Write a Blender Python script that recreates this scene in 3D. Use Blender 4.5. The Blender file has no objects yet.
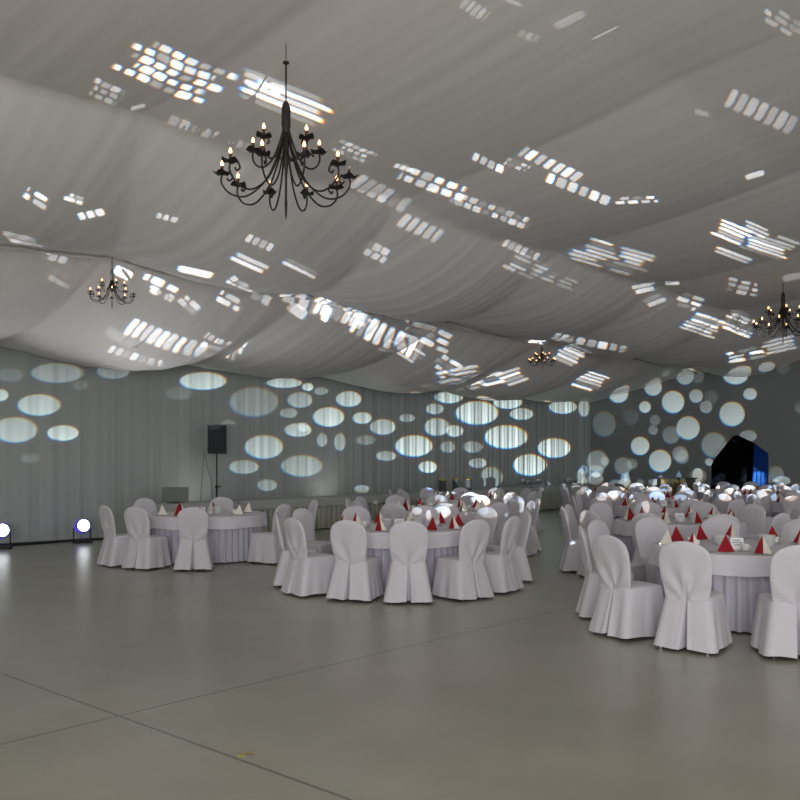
import bpy, bmesh, math, random
import numpy as np
from mathutils import Vector, Matrix
PI = math.pi
rnd = random.Random(7)
nrs = np.random.RandomState(5)
sc = bpy.context.scene
COL = sc.collection

# ------------------------------------------------------------------ room axes and camera
# X runs along the draped left wall (away from the viewer), Y points at that wall.
YAW = math.radians(41.7)
FX, FY = math.cos(YAW), math.sin(YAW)        # viewing direction on the floor
RX, RY = math.sin(YAW), -math.cos(YAW)       # to the right
EYE = 1.65
FPX, HX, HY = 880.0, 400.0, 460.0
def W(r, d):                                  # right / forward metres -> room coordinates
    return (r*RX + d*FX, r*RY + d*FY)
def rd(x, y):
    return (x*RX + y*RY, x*FX + y*FY)
def proj(x, y, z):
    r, d = rd(x, y)
    return HX + FPX*r/d, HY - FPX*(z-EYE)/d

cam = bpy.data.cameras.new('camera')
cam.sensor_width = 36; cam.lens = FPX/800*36; cam.shift_y = 60/800
cam.clip_start = .05; cam.clip_end = 200
camo = bpy.data.objects.new('camera', cam); COL.objects.link(camo)
camo.location = (0, 0, EYE); camo.rotation_euler = (PI/2, 0, YAW-PI/2)
sc.camera = camo
sc.view_settings.view_transform = 'Standard'; sc.view_settings.look = 'None'
sc.view_settings.exposure = 0.0; sc.view_settings.gamma = 1.0; sc.view_settings.use_curve_mapping = False

# ------------------------------------------------------------------ materials
def mat(name, col, rough=.6, metal=0, spec=.5, emit=None, es=0, sheen=0, bump=None, coat=0, trans=0, alpha=None):
    m = bpy.data.materials.new(name); m.use_nodes = True
    nt = m.node_tree; b = nt.nodes['Principled BSDF']
    b.inputs['Base Color'].default_value = (*col, 1); b.inputs['Roughness'].default_value = rough
    b.inputs['Metallic'].default_value = metal; b.inputs['Specular IOR Level'].default_value = spec
    b.inputs['Sheen Weight'].default_value = sheen; b.inputs['Coat Weight'].default_value = coat
    b.inputs['Transmission Weight'].default_value = trans
    if emit: b.inputs['Emission Color'].default_value = (*emit, 1); b.inputs['Emission Strength'].default_value = es
    if bump:
        sx, sy, sz, sscale, st = bump
        tc = nt.nodes.new('ShaderNodeTexCoord'); mp = nt.nodes.new('ShaderNodeMapping')
        mp.inputs['Scale'].default_value = (sx, sy, sz)
        no = nt.nodes.new('ShaderNodeTexNoise'); no.inputs['Scale'].default_value = sscale; no.inputs['Detail'].default_value = 3
        bp = nt.nodes.new('ShaderNodeBump'); bp.inputs['Strength'].default_value = st; bp.inputs['Distance'].default_value = .02
        nt.links.new(tc.outputs['Object'], mp.inputs['Vector']); nt.links.new(mp.outputs['Vector'], no.inputs['Vector'])
        nt.links.new(no.outputs['Fac'], bp.inputs['Height']); nt.links.new(bp.outputs['Normal'], b.inputs['Normal'])
    return m
M = {}
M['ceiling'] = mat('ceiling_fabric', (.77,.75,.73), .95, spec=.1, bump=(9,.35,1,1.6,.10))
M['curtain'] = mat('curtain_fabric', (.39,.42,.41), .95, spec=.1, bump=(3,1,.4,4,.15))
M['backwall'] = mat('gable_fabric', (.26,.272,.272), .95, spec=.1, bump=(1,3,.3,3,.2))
M['cover'] = mat('chair_cover_cloth', (.625,.598,.642), .85, spec=.2, sheen=.1, bump=(1,1,1,9,.12))
M['cloth'] = mat('table_cloth', (.70,.672,.725), .8, spec=.25, bump=(1,1,1,6,.08))
M['skirt'] = mat('table_skirt_cloth', (.52,.50,.59), .8, spec=.2)
M['buffet_cloth'] = mat('buffet_cloth', (.46,.48,.465), .85, spec=.2)
M['buffet_skirt'] = mat('buffet_skirt_cloth', (.48,.50,.42), .85, spec=.2)
M['red'] = mat('red_napkin', (.30,.012,.022), .8, spec=.2)
M['cream'] = mat('cream_napkin', (.84,.81,.72), .8, spec=.2)
M['iron'] = mat('wrought_iron', (.018,.015,.015), .5, spec=.4)
M['bulb'] = mat('lit_bulb', (1,.6,.25), .4, emit=(1,.47,.17), es=7)
M['bulbcore'] = mat('lit_filament', (1,.8,.5), .4, emit=(1,.75,.42), es=16)
M['candle'] = mat('candle_sleeve', (.12,.045,.025), .6)
M['black'] = mat('black_plastic', (.012,.013,.016), .55)
M['grille'] = mat('speaker_grille', (.016,.018,.022), .7, bump=(1,1,1,180,.4))
M['pole'] = mat('black_steel', (.012,.012,.013), .4)
M['chrome'] = mat('chrome_foot', (.75,.75,.75), .2, metal=1)
M['darkfoot'] = mat('dark_foot', (.05,.05,.05), .4)
M['china'] = mat('white_china', (.80,.80,.82), .25, spec=.5)
M['grey'] = mat('grey_panel', (.20,.215,.21), .5)
M['greyframe'] = mat('grey_frame', (.07,.075,.075), .5)
M['card'] = mat('white_card', (.85,.85,.87), .7)
M['ink'] = mat('grey_print', (.22,.22,.24), .8)
M['glass'] = mat('drinking_glass', (.95,.97,.98), .03, trans=1)
M['lens'] = mat('lit_lamp_lens', (1,1,1), .3, emit=(.93,.95,1.0), es=5)
M['purple'] = mat('purple_halo_glow', (.1,.08,.5), .4, emit=(.12,.09,1.0), es=.45)  # emission imitates the purple LED glow falling on the housing
M['steel'] = mat('brushed_steel', (.55,.55,.53), .25, metal=1)
M['brass'] = mat('brass_lid', (.75,.55,.22), .25, metal=1)
M['wood'] = mat('brown_wood', (.20,.13,.055), .5, bump=(1,1,8,6,.2))
M['darkcloth'] = mat('black_drape', (.006,.006,.009), .9, spec=.1)
M['bluecloth'] = mat('blue_drape', (.03,.13,.45), .85, spec=.1)
M['leaf'] = mat('yellow_leaf', (.50,.42,.05), .6)
M['leafdry'] = mat('dry_leaf', (.30,.22,.07), .7)
M['cable'] = mat('black_cable', (.01,.01,.01), .6)

# concrete floor: mottled, polished, with sawn joints
m = bpy.data.materials.new('polished_concrete'); m.use_nodes = True; M['floor'] = m
nt = m.node_tree; b = nt.nodes['Principled BSDF']; L = nt.links.new
tc = nt.nodes.new('ShaderNodeTexCoord')
n1 = nt.nodes.new('ShaderNodeTexNoise'); n1.inputs['Scale'].default_value = .55; n1.inputs['Detail'].default_value = 3.5; n1.inputs['Roughness'].default_value = .6
n2 = nt.nodes.new('ShaderNodeTexNoise'); n2.inputs['Scale'].default_value = 1.7; n2.inputs['Detail'].default_value = 5
r1 = nt.nodes.new('ShaderNodeValToRGB'); r1.color_ramp.interpolation = 'EASE'; r1.color_ramp.elements[0].position = .15; r1.color_ramp.elements[1].position = .9
r1.color_ramp.elements[0].color = (.325,.312,.262,1); r1.color_ramp.elements[1].color = (.405,.390,.333,1)
mx = nt.nodes.new('ShaderNodeMix'); mx.data_type = 'RGBA'; mx.blend_type = 'MULTIPLY'; mx.inputs[0].default_value = .5
r2 = nt.nodes.new('ShaderNodeValToRGB'); r2.color_ramp.interpolation = 'EASE'; r2.color_ramp.elements[0].position = .12; r2.color_ramp.elements[1].position = .8
r2.color_ramp.elements[0].color = (.72,.70,.66,1); r2.color_ramp.elements[1].color = (1,1,1,1)
for n in (n1, n2): L(tc.outputs['Object'], n.inputs['Vector'])
L(n1.outputs['Fac'], r1.inputs['Fac']); L(n2.outputs['Fac'], r2.inputs['Fac'])
L(r1.outputs['Color'], mx.inputs[6]); L(r2.outputs['Color'], mx.inputs[7])
sep = nt.nodes.new('ShaderNodeSeparateXYZ'); L(tc.outputs['Object'], sep.inputs[0])
def mth(op, a, bb=None):
    n = nt.nodes.new('ShaderNodeMath'); n.operation = op
    for i, v in enumerate((a, bb)):
        if v is None: continue
        if isinstance(v, (int, float)): n.inputs[i].default_value = v
        else: L(v, n.inputs[i])
    return n.outputs[0]
joint = None
for axis, pos in ((0, 3.03), (0, 12.0), (0, 21.0), (1, 5.13), (1, 14.1), (1, -3.8)):
    t = mth('LESS_THAN', mth('ABSOLUTE', mth('SUBTRACT', sep.outputs[axis], pos)), .0105)
    joint = t if joint is None else mth('MAXIMUM', joint, t)
mj = nt.nodes.new('ShaderNodeMix'); mj.data_type = 'RGBA'
L(mth('MULTIPLY', joint, .66), mj.inputs[0]); L(mx.outputs[2], mj.inputs[6]); mj.inputs[7].default_value = (.06,.055,.047,1)
L(mj.outputs[2], b.inputs['Base Color'])
b.inputs['Roughness'].default_value = .29; b.inputs['Specular IOR Level'].default_value = .45

# ------------------------------------------------------------------ helpers
def link_mesh(name, me, m=None, parent=None, smooth=True):
    if m is not None: me.materials.append(m)
    if smooth:
        for p in me.polygons: p.use_smooth = True
    o = bpy.data.objects.new(name, me); COL.objects.link(o)
    if parent: o.parent = parent
    return o
def bm_mesh(name, bm):
    bmesh.ops.recalc_face_normals(bm, faces=bm.faces[:])
    me = bpy.data.meshes.new(name); bm.to_mesh(me); bm.free(); return me
def obj(name, bm, m, parent=None, smooth=False):
    return link_mesh(name, bm_mesh(name, bm), m, parent, smooth)
def tag(o, label=None, cat=None, group=None, kind=None):
    if label: o['label'] = label
    if cat: o['category'] = cat
    if group: o['group'] = group
    if kind: o['kind'] = kind
    return o
def empty(name, loc, rz=0):
    o = bpy.data.objects.new(name, None); COL.objects.link(o); o.empty_display_size = .1
    o.location = loc; o.rotation_euler = (0, 0, rz); return o
def copy_tree(o, parent=None):
    c = o.copy(); COL.objects.link(c)
    if parent: c.parent = parent
    for ch in list(o.children): copy_tree(ch, c)
    return c
def set_tree(o, loc, rz, label, group=None):
    o.location = loc; o.rotation_euler = (0, 0, rz); o['label'] = label
    if group: o['group'] = group
def box(bm, x0, x1, y0, y1, z0, z1, bev=0):
    g = bmesh.ops.create_cube(bm, size=1, matrix=Matrix.Translation(((x0+x1)/2, (y0+y1)/2, (z0+z1)/2)) @ Matrix.Diagonal((x1-x0, y1-y0, z1-z0, 1)))
    if bev:
        es = list({e for v in g['verts'] for e in v.link_edges})
        bmesh.ops.bevel(bm, geom=es, offset=bev, segments=2, affect='EDGES', profile=.5)
def lathe(bm, prof, n=24, mtx=None):
    rings = []
    for r, z in prof:
        if r < 1e-5: rings.append([bm.verts.new((0, 0, z))])
        else: rings.append([bm.verts.new((r*math.cos(2*PI*k/n), r*math.sin(2*PI*k/n), z)) for k in range(n)])
    for a, c in zip(rings, rings[1:]):
        if len(a) == 1 and len(c) == 1: continue
        for k in range(n):
            k2 = (k+1) % n
            if len(a) == 1: bm.faces.new((a[0], c[k], c[k2]))
            elif len(c) == 1: bm.faces.new((a[k], c[0], a[k2]))
            else: bm.faces.new((a[k], c[k], c[k2], a[k2]))
    if mtx is not None:
        bmesh.ops.transform(bm, matrix=mtx, verts=[v for r in rings for v in r])
def tube(bm, pts, rad, n=8):
    pts = [Vector(p) for p in pts]; rings = []
    rads = rad if isinstance(rad, (list, tuple)) else [rad]*len(pts)
    up = Vector((0, 0, 1)); prev = None
    for i, p in enumerate(pts):
        t = (pts[min(i+1, len(pts)-1)] - pts[max(i-1, 0)]).normalized()
        if prev is None:
            a = t.cross(up)
            if a.length < 1e-3: a = t.cross(Vector((1, 0, 0)))
            a.normalize()
        else:
            a = prev - t*prev.dot(t)
            a = a.normalized() if a.length > 1e-6 else t.orthogonal().normalized()
        prev = a; c = t.cross(a)
        rings.append([bm.verts.new(p + (a*math.cos(2*PI*k/n) + c*math.sin(2*PI*k/n))*rads[i]) for k in range(n)])
    for a, c in zip(rings, rings[1:]):
        for k in range(n): bm.faces.new((a[k], a[(k+1) % n], c[(k+1) % n], c[k]))
    bm.faces.new(rings[0][::-1]); bm.faces.new(rings[-1])
def grid_mesh(name, P):                       # P: (ny, nx, 3) array
    ny, nx, _ = P.shape
    me = bpy.data.meshes.new(name)
    idx = np.arange(ny*nx).reshape(ny, nx)
    f = np.stack([idx[:-1,:-1], idx[:-1,1:], idx[1:,1:], idx[1:,:-1]], -1).reshape(-1, 4)
    me.from_pydata(P.reshape(-1, 3).tolist(), [], f.tolist()); me.update(); return me
def smooth_noise(x, seed, freqs):
    r = np.random.RandomState(seed); out = np.zeros_like(x)
    for f, a in freqs: out = out + a*np.sin(x*f*(1+.13*r.rand()) + r.rand()*6.28 + 1.3*np.sin(x*f*.23 + r.rand()*6))
    return out

# ------------------------------------------------------------------ room shell
X0, X1, Y0, Y1 = -7.0, 30.0, -9.0, 17.0
bm = bmesh.new(); box(bm, X0-3, X1+4, Y0-3, Y1+.6, -.15, 0)
tag(obj('floor', bm, M['floor']), kind='structure')

LINES_Y = np.array([-9, -4.3, 0, 4.3, 8.5, 12.5, 17.0])
LINES_Z = np.array([7.55, 6.98, 6.46, 5.94, 5.42, 4.83, 3.86])
SEAM = 4.2; SEAM0 = 7.2
def ceil_z(u, v):
    """hung fabric: held up along lines parallel to the wall, sagging between them and between cross seams"""
    u = np.asarray(u, float); v = np.asarray(v, float)
    lin = np.interp(v, LINES_Y, LINES_Z)
    k = np.clip(np.searchsorted(LINES_Y, v, side='right')-1, 0, len(LINES_Y)-2)
    t = (v - LINES_Y[k])/(LINES_Y[k+1]-LINES_Y[k])
    shift = np.interp(v, [8.5, 12.5], [-1.9, 0])
    q = (u - SEAM0 - shift)/SEAM; qi = np.floor(q); q = q - qi
    bay = .5 + .5*np.sin(qi*2.3 + k*1.7)
    st = 4*t*(1-t); sq = 4*q*(1-q)
    amp = np.array([.02, .02, .03, .10, .36, .32])[k]; amp2 = np.array([.02, .02, .03, .12, .30, .44])[k]
    fade = np.clip((30.1-u)/4.5, .12, 1)
    fade = np.where(v > 12.5, fade, 1.0)
    st = st*fade; sq = sq*fade
    z = lin - st*(amp + (amp2*(.75+.5*bay))*sq) - .10*sq*(1-st)
    skew = u + .35*(v - 8)*np.sin(qi)*.15
    rip = smooth_noise(skew, 3, [(7.0, .010), (12.0, .008), (21.0, .006), (33.0, .0035)])
    z = z + rip*np.where(v < 8.5, np.interp(u, [2, 9], [.5, .22]), .75)*(.45 + .55*np.abs(1-2*t))*(.6+.4*st)
    return z
us = np.arange(X0, X1+.02, .055); vs = np.unique(np.concatenate([np.arange(Y0, 0, .3), np.arange(0, Y1+.01, .1), LINES_Y]))
U, V = np.meshgrid(us, vs)
me = grid_mesh('ceiling', np.stack([U, V, ceil_z(U, V)], -1))
tag(link_mesh('ceiling', me, M['ceiling']), kind='structure')
# gathered hems along the two hanging lines
for i, (ly, lz) in enumerate(((12.5, 4.83),)):
    uu = np.arange(X0, X1, .06); zz = ceil_z(uu, np.full_like(uu, ly))
    hh = .10 + .02*np.sin(uu*1.7+i) + smooth_noise(uu, 9+i, [(11, .008), (23, .005)])
    P = np.stack([np.stack([uu, ly + smooth_noise(uu, 20+i, [(9, .012)]) + o, zz + a*hh], -1) for o, a in ((.03, .1), (.0, -.35), (-.02, -.75), (.0, -1.0), (.02, -.7), (.04, -.1))], 0)
    tag(link_mesh('trim_%d' % (i+1), grid_mesh('trim', P), M['ceiling']), kind='structure')

# left wall: long pleated curtain
uu = np.arange(X0, X1+.01, .028)
fold = smooth_noise(uu, 1, [(5.0, .022), (9.0, .018), (17.0, .016), (31.0, .009)])
fold *= np.interp(uu, [0, 17, 20, 30], [.42, .42, 1, 1])
zs = np.linspace(.03, 4.0, 12)
P = np.stack([np.stack([uu, Y1 - .02 + fold*(.55+.45*(1-k/11)) + (.05 if k == 0 else 0)*0, np.full_like(uu, z) + (smooth_noise(uu, 4, [(1.1, .012)]) if k == 0 else 0)], -1) for k, z in enumerate(zs)], 0)
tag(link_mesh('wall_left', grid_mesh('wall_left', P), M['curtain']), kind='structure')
bm = bmesh.new(); box(bm, X0, X1, Y1+.09, Y1+.25, 0, 4.4); tag(obj('wall_left_backing', bm, M['greyframe']), kind='structure')

# far gable wall with the dark opening (pentagon)
DOOR = [(12.32, 0), (12.30, 1.45), (12.15, 1.75), (11.52, 2.50), (11.32, 2.53), (10.84, 2.30), (10.28, 1.88), (10.25, 0)]
bm = bmesh.new()
outer = [(Y1+.3, 0), (Y1+.3, 7), (-9, 7), (-9, 0)]
loop = outer[:3] + [outer[3]] + DOOR[::-1]
vs_ = [bm.verts.new((X1, y, z)) for y, z in loop]
for a, c in zip(vs_, vs_[1:] + vs_[:1]): bm.edges.new((a, c))
bmesh.ops.triangle_fill(bm, use_beauty=True, edges=bm.edges[:])
r = bmesh.ops.extrude_face_region(bm, geom=bm.faces[:])
bmesh.ops.translate(bm, vec=(.12, 0, 0), verts=[g for g in r['geom'] if isinstance(g, bmesh.types.BMVert)])
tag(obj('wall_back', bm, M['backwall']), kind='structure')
# the passage behind the opening: black drapes, one blue drape
dp = empty('doorway', (X1+.12, 11.3, 0)); tag(dp, kind='structure'); dp.name = 'door_1'
def sheet(name, pts, m, parent):
    bm = bmesh.new(); bm.faces.new([bm.verts.new((p[0]-X1-.12, p[1]-11.3, p[2])) for p in pts]); return obj(name, bm, m, parent)
sheet('back_drape', [(33.4, 7.5, 0), (33.4, 15, 0), (33.4, 15, 3), (33.4, 7.5, 3)], M['darkcloth'], dp)
sheet('top_drape', [(30.13, 7.5, 2.9), (33.4, 7.5, 2.9), (33.4, 15, 2.9), (30.13, 15, 2.9)], M['darkcloth'], dp)
sheet('side_drape', [(30.13, 14.9, 0), (33.4, 14.9, 0), (33.4, 14.9, 3), (30.13, 14.9, 3)], M['darkcloth'], dp)
# blue drape with soft folds on the right of the passage
tt = np.linspace(0, 1, 40); 
P = np.stack([np.stack([30.2 + 1.45*tt*(1-.07*z), 10.27 + 1.25*tt*(1-.07*z) + .03*np.sin(tt*30), np.full_like(tt, z)], -1) - np.array([X1+.12, 11.3, 0]) for z in np.linspace(0, 2.7, 6)], 0)
link_mesh('blue_drape', grid_mesh('blue_drape', P), M['bluecloth'], dp)
# gathered edge of the wall cloth round the opening
bm = bmesh.new(); tube(bm, [(X1-.02-X1-.12, y-11.3, z) for y, z in DOOR], .045, 8); obj('gathered_edge', bm, M['backwall'], dp, True)
lb = bpy.data.lights.new('blue_lamp', 'SPOT'); lb.color = (.05, .2, 1); lb.energy = 20; lb.spot_size = 1.6; lb.shadow_soft_size = .1
lo = bpy.data.objects.new('blue_lamp', lb); COL.objects.link(lo); lo.location = (30.7, 13.4, .4)
lo.rotation_euler = (Vector((31.0, 10.8, 1.0)) - lo.location).to_track_quat('-Z', 'Y').to_euler()

# ------------------------------------------------------------------ covered chair
def chair_meshes(seed):
    rg = np.random.RandomState(seed)
    # back cover
    prof = [(.44,.190),(.465,.188),(.50,.196),(.54,.205),(.58,.212),(.62,.218),(.66,.223),(.70,.227),(.74,.230),(.78,.230),(.81,.227),(.84,.219),(.87,.203),(.895,.182),(.915,.156),(.932,.122),(.944,.085),(.951,.05),(.9535,.02)]
    n = 120; rows = []
    ph = rg.rand(6)*6.28
    for z, w in prof:
        s = (z-.44)/.51; yc = -.205 - .085*s - .02*s*s
        th = .036 if z < .88 else .036*max(.3, (w/.2))
        row = []
        for k in range(n):
            a = 2*PI*k/n; ca, sa = math.cos(a), math.sin(a)
            x = w*math.copysign(abs(ca)**.85, ca); y = th*math.copysign(abs(sa)**.75, sa)
            d = 0
            if sa < 0:   # outside of the back: slit above the pleat, folds pulled from the waist to the shoulders
                hgt = z-.455
                slit = math.exp(-(x/.009)**2)*max(0, 1-hgt/(.19+.05*math.sin(ph[4])))**.6
                d += .058*slit
                phi = math.atan2(x, hgt+.03); rad = math.hypot(x, hgt+.03)
                fold = math.cos(phi*(7+ph[5]*.35) + ph[0])*math.exp(-((rad-.17)/.13)**2)
                d += .017*fold*abs(sa)**.5
                d -= .006*math.sin(x*20+ph[2])*abs(sa)*min(1, (.95-z)/.1)
            else:
                d += .005*math.sin(x*18 + z*12 + ph[3])*sa*min(1, (.95-z)/.1)
            row.append((x, yc + y + d, z))
        rows.append(row)
    bmb = bmesh.new(); R = [[bmb.verts.new(p) for p in row] for row in rows]
    for a, c in zip(R, R[1:]):
        for k in range(n): bmb.faces.new((a[k], a[(k+1) % n], c[(k+1) % n], c[k]))
    top = bmb.verts.new((0, sum(v.co.y for v in R[-1])/n, .955))
    for k in range(n): bmb.faces.new((R[-1][k], R[-1][(k+1) % n], top))
    # skirt: loops evenly spaced along the hem, inverted box pleat in the middle of the back
    n = 224; zsr = [.462, .455, .44, .42, .38, .33, .27, .20, .13, .075, .03]
    def loop(z):
        s = max(0, (.46 - z)/.446)
        hx = .210 + .062*s**1.1; yf = .235 + .035*s; yr = .235 + .095*s**1.05
        dense = []
        for k in range(720):
            a = 2*PI*k/720 - PI/2; ca, sa = math.cos(a), math.sin(a); e = .34
            x = hx*math.copysign(abs(ca)**e, ca); y = math.copysign(abs(sa)**e, sa); y *= (yf if y > 0 else yr)
            if sa > 0: x *= 1 - .08*s*abs(sa)
            dense.append((x, y))
        Lc = [0]
        for p, q_ in zip(dense, dense[1:] + dense[:1]): Lc.append(Lc[-1] + math.hypot(q_[0]-p[0], q_[1]-p[1]))
        xs = np.interp(np.arange(n)/n*Lc[-1], Lc, [p[0] for p in dense] + [dense[0][0]])
        ys = np.interp(np.arange(n)/n*Lc[-1], Lc, [p[1] for p in dense] + [dense[0][1]])
        out = []
        for k in range(n):
            x, y = xs[k], ys[k]; f = 2*PI*k/n
            nx, ny = x/hx, y/(yf if y > 0 else yr)
            nx, ny = math.copysign(abs(nx)**3, nx), math.copysign(abs(ny)**3, ny); ln = math.hypot(nx, ny) or 1; nx /= ln; ny /= ln
            corner = abs(nx*ny)*2
            d = s*(.009*math.sin(f*7+ph[0]) + .007*math.sin(f*12+ph[1]) + .030*corner*(1 if y < 0 else .5))
            x += nx*d; y += ny*d
            if ny < -.8:
                half = .007 + .024*s
                g = max(0, 1-abs(x)/half)
                y += g**.8*(.03+.12*s)
                y -= math.exp(-((abs(x)-half*1.25)/(.012+.02*s))**2)*(.004+.014*s)
            out.append((x, y))
        return out
    bms = bmesh.new(); S = []
    for z in zsr:
        S.append([bms.verts.new((*p, z + (.006*math.sin(k*.13+ph[2]) if z < .04 else 0))) for k, p in enumerate(loop(z))])
    for a, c in zip(S, S[1:]):
        for k in range(n): bms.faces.new((a[k], c[k], c[(k+1) % n], a[(k+1) % n]))
    base = loop(.46)[::2]
    angs = [math.atan2(p[1], p[0]) for p in base]
    # seat pad top
    bmt = bmesh.new(); T = []
    for f, z in ((1.0, .458), (.97, .468), (.85, .476), (.6, .481), (.3, .482)):
        T.append([bmt.verts.new((p[0]*f, p[1]*f, z + .003*math.sin(a*3+ph[3])*f)) for p, a in zip(base, angs)])
    for a, c in zip(T, T[1:]):
        for k in range(len(a)): bmt.faces.new((a[k], a[(k+1) % len(a)], c[(k+1) % len(a)], c[k]))
    bmt.faces.new(T[-1])
    out = []
    for nm, b_ in (('backrest', bmb), ('skirt', bms), ('seat', bmt)):
        me = bm_mesh(nm, b_); me.materials.append(M['cover'])
        for p in me.polygons: p.use_smooth = True
        out.append(me)
    return out
def foot_mesh(m):
    bm = bmesh.new(); lathe(bm, [(0, .0), (.014, 0), (.015, .02), (.015, .07), (0, .07)], 10)
    me = bm_mesh('foot', bm); me.materials.append(m); return me
FOOT = {'chrome': foot_mesh(M['chrome']), 'dark': foot_mesh(M['darkfoot'])}
chair_var = []; chair_far = []
for sd in (1, 2, 3):
    bk, sk, st_ = chair_meshes(sd)
    root = empty('banquet_chair', (0, 0, -50)); tag(root, 'x', 'chair')
    for nm, me in (('backrest', bk), ('seat', st_), ('skirt', sk)):
        o = bpy.data.objects.new(nm, me); COL.objects.link(o); o.parent = root
    for sx in (-1, 1):
        for sy, yy in ((1, .2), (-1, -.27)):
            f = bpy.data.objects.new('foot', FOOT['dark']); COL.objects.link(f); f.parent = root; f.location = (sx*.20, yy, 0)
    chair_var.append(root)
    bm = bmesh.new()
    for me in (bk, sk, st_): bm.from_mesh(me)
    me = bpy.data.meshes.new('banquet_chair'); bm.to_mesh(me); bm.free(); me.materials.append(M['cover'])
    for p in me.polygons: p.use_smooth = True
    chair_far.append(me)

# ------------------------------------------------------------------ tables
TR, TZ = .92, .745
def tablecloth_mesh(seed):
    r_ = random.Random(seed); n = 144; p1, p2 = r_.random()*6, r_.random()*6
    bm = bmesh.new(); rings = []
    for r, z in ((.3, .006), (.7, .006), (TR-.01, .006), (TR+.006, .002), (TR+.014, -.012)):
        rings.append([bm.verts.new((r*math.cos(2*PI*k/n), r*math.sin(2*PI*k/n), z)) for k in range(n)])
    for s in (.25, .5, .75, 1.0):
        ring = []
        for k in range(n):
            a = 2*PI*k/n
            r = TR+.014 + s*(.022 + .010*math.sin(a*13+p1) + .006*math.sin(a*23+p2))
            ring.append(bm.verts.new((r*math.cos(a), r*math.sin(a), -.012 - s*(.175 + .006*math.sin(a*8+p2)))))
        rings.append(ring)
    bm.faces.new(rings[0])
    for a, c in zip(rings, rings[1:]):
        for k in range(n): bm.faces.new((a[k], c[k], c[(k+1) % n], a[(k+1) % n]))
    me = bm_mesh('tablecloth', bm); me.materials.append(M['cloth'])
    for p in me.polygons: p.use_smooth = True
    return me
CLOTH = [tablecloth_mesh(i) for i in range(2)]
def skirt_mesh():
    n = 480; bm = bmesh.new(); rings = []
    for z, g in ((.715, .5), (.60, .8), (.35, 1), (.14, 1.1), (.02, 1.15)):
        ring = []
        for k in range(n):
            a = 2*PI*k/n
            w = math.sin(a*52 + .7*math.sin(a*7)) ; w = math.copysign(abs(w)**.6, w)
            r = TR - .045 + .019*g*w + .008*math.sin(a*5)*g
            ring.append(bm.verts.new((r*math.cos(a), r*math.sin(a), z)))
        rings.append(ring)
    for a, c in zip(rings, rings[1:]):
        for k in range(n): bm.faces.new((a[k], c[k], c[(k+1) % n], a[(k+1) % n]))
    me = bm_mesh('table_skirt', bm); me.materials.append(M['skirt'])
    for p in me.polygons: p.use_smooth = True
    return me
bm = bmesh.new(); lathe(bm, [(0, TZ-.03), (TR-.004, TZ-.03), (TR, TZ-.025), (TR, TZ-.003), (TR-.004, TZ), (0, TZ)], 72)
me_top = bm_mesh('tabletop', bm); me_top.materials.append(M['wood'])
bm = bmesh.new(); tube(bm, [(.55, 0, 0), (.55, 0, TZ-.03)], .018, 8); me_leg = bm_mesh('leg', bm); me_leg.materials.append(M['darkfoot'])
me_skirt = skirt_mesh()
table_proto = empty('round_table', (0, 0, -50)); tag(table_proto, 'x', 'table')
for nm, me in (('tabletop', me_top), ('table_skirt', me_skirt)):
    o = bpy.data.objects.new(nm, me); COL.objects.link(o); o.parent = table_proto
for k in range(4):
    o = bpy.data.objects.new('leg', me_leg); COL.objects.link(o); o.parent = table_proto; o.rotation_euler = (0, 0, PI/4 + k*PI/2)

# folded napkin: standing two-colour triangle, red ply one side, cream ply the other
def napkin():
    root = empty('folded_napkin', (0, 0, -50)); tag(root, 'x', 'napkin')
    H, B, D = .19, .145, .078
    def ply(name, m, sgn):
        bm = bmesh.new()
        def tri(a, b_, c, t=.004):
            nrm = (Vector(b_)-Vector(a)).cross(Vector(c)-Vector(a)).normalized()*t
            A = [bm.verts.new(p) for p in (a, b_, c)]; Bv = [bm.verts.new(Vector(p)+nrm) for p in (a, b_, c)]
            bm.faces.new(A); bm.faces.new(Bv[::-1])
            for i in range(3): bm.faces.new((A[i], A[(i+1) % 3], Bv[(i+1) % 3], Bv[i]))
        e = .002*sgn
        tri((e, -D, .001), (sgn*B*.62, D, .001), (e, D*.3, H))           # front leaf
        tri((sgn*B*.62, D, .001), (e, D*.9, .001), (e, D*.3, H-.01))    # folded back leaf
        return obj(name, bm, m, root)
    ply('red_ply', M['red'], 1); ply('cream_ply', M['cream'], -1)
    return root
napkin_proto = napkin()
def simple_proto(name, cat, prof, m, n=28):
    bm = bmesh.new(); lathe(bm, prof, n); o = obj(name, bm, m, None, True); o.location = (0, 0, -50); tag(o, 'x', cat); return o
plate_proto = simple_proto('dinner_plate', 'plate', [(0,.0),(.07,0),(.075,.002),(.125,.007),(.13,.009),(.125,.0105),(.08,.006),(.07,.005),(0,.005)], M['china'])
cup_proto = empty('coffee_cup', (0, 0, -50)); tag(cup_proto, 'x', 'cup')
bm = bmesh.new(); lathe(bm, [(0,.012),(.024,.012),(.03,.016),(.038,.05),(.04,.075),(.037,.075),(.034,.05),(.026,.02),(0,.018)], 24); obj('cup_bowl', bm, M['china'], cup_proto, True)
bm = bmesh.new(); lathe(bm, [(0,0),(.045,0),(.072,.009),(.074,.011),(.045,.006),(0,.012)], 24); obj('saucer', bm, M['china'], cup_proto, True)
bm = bmesh.new(); tube(bm, [(.037,0,.03),(.055,0,.032),(.064,0,.046),(.056,0,.06),(.038,0,.062)], .004, 6); obj('handle', bm, M['china'], cup_proto, True)
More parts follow.
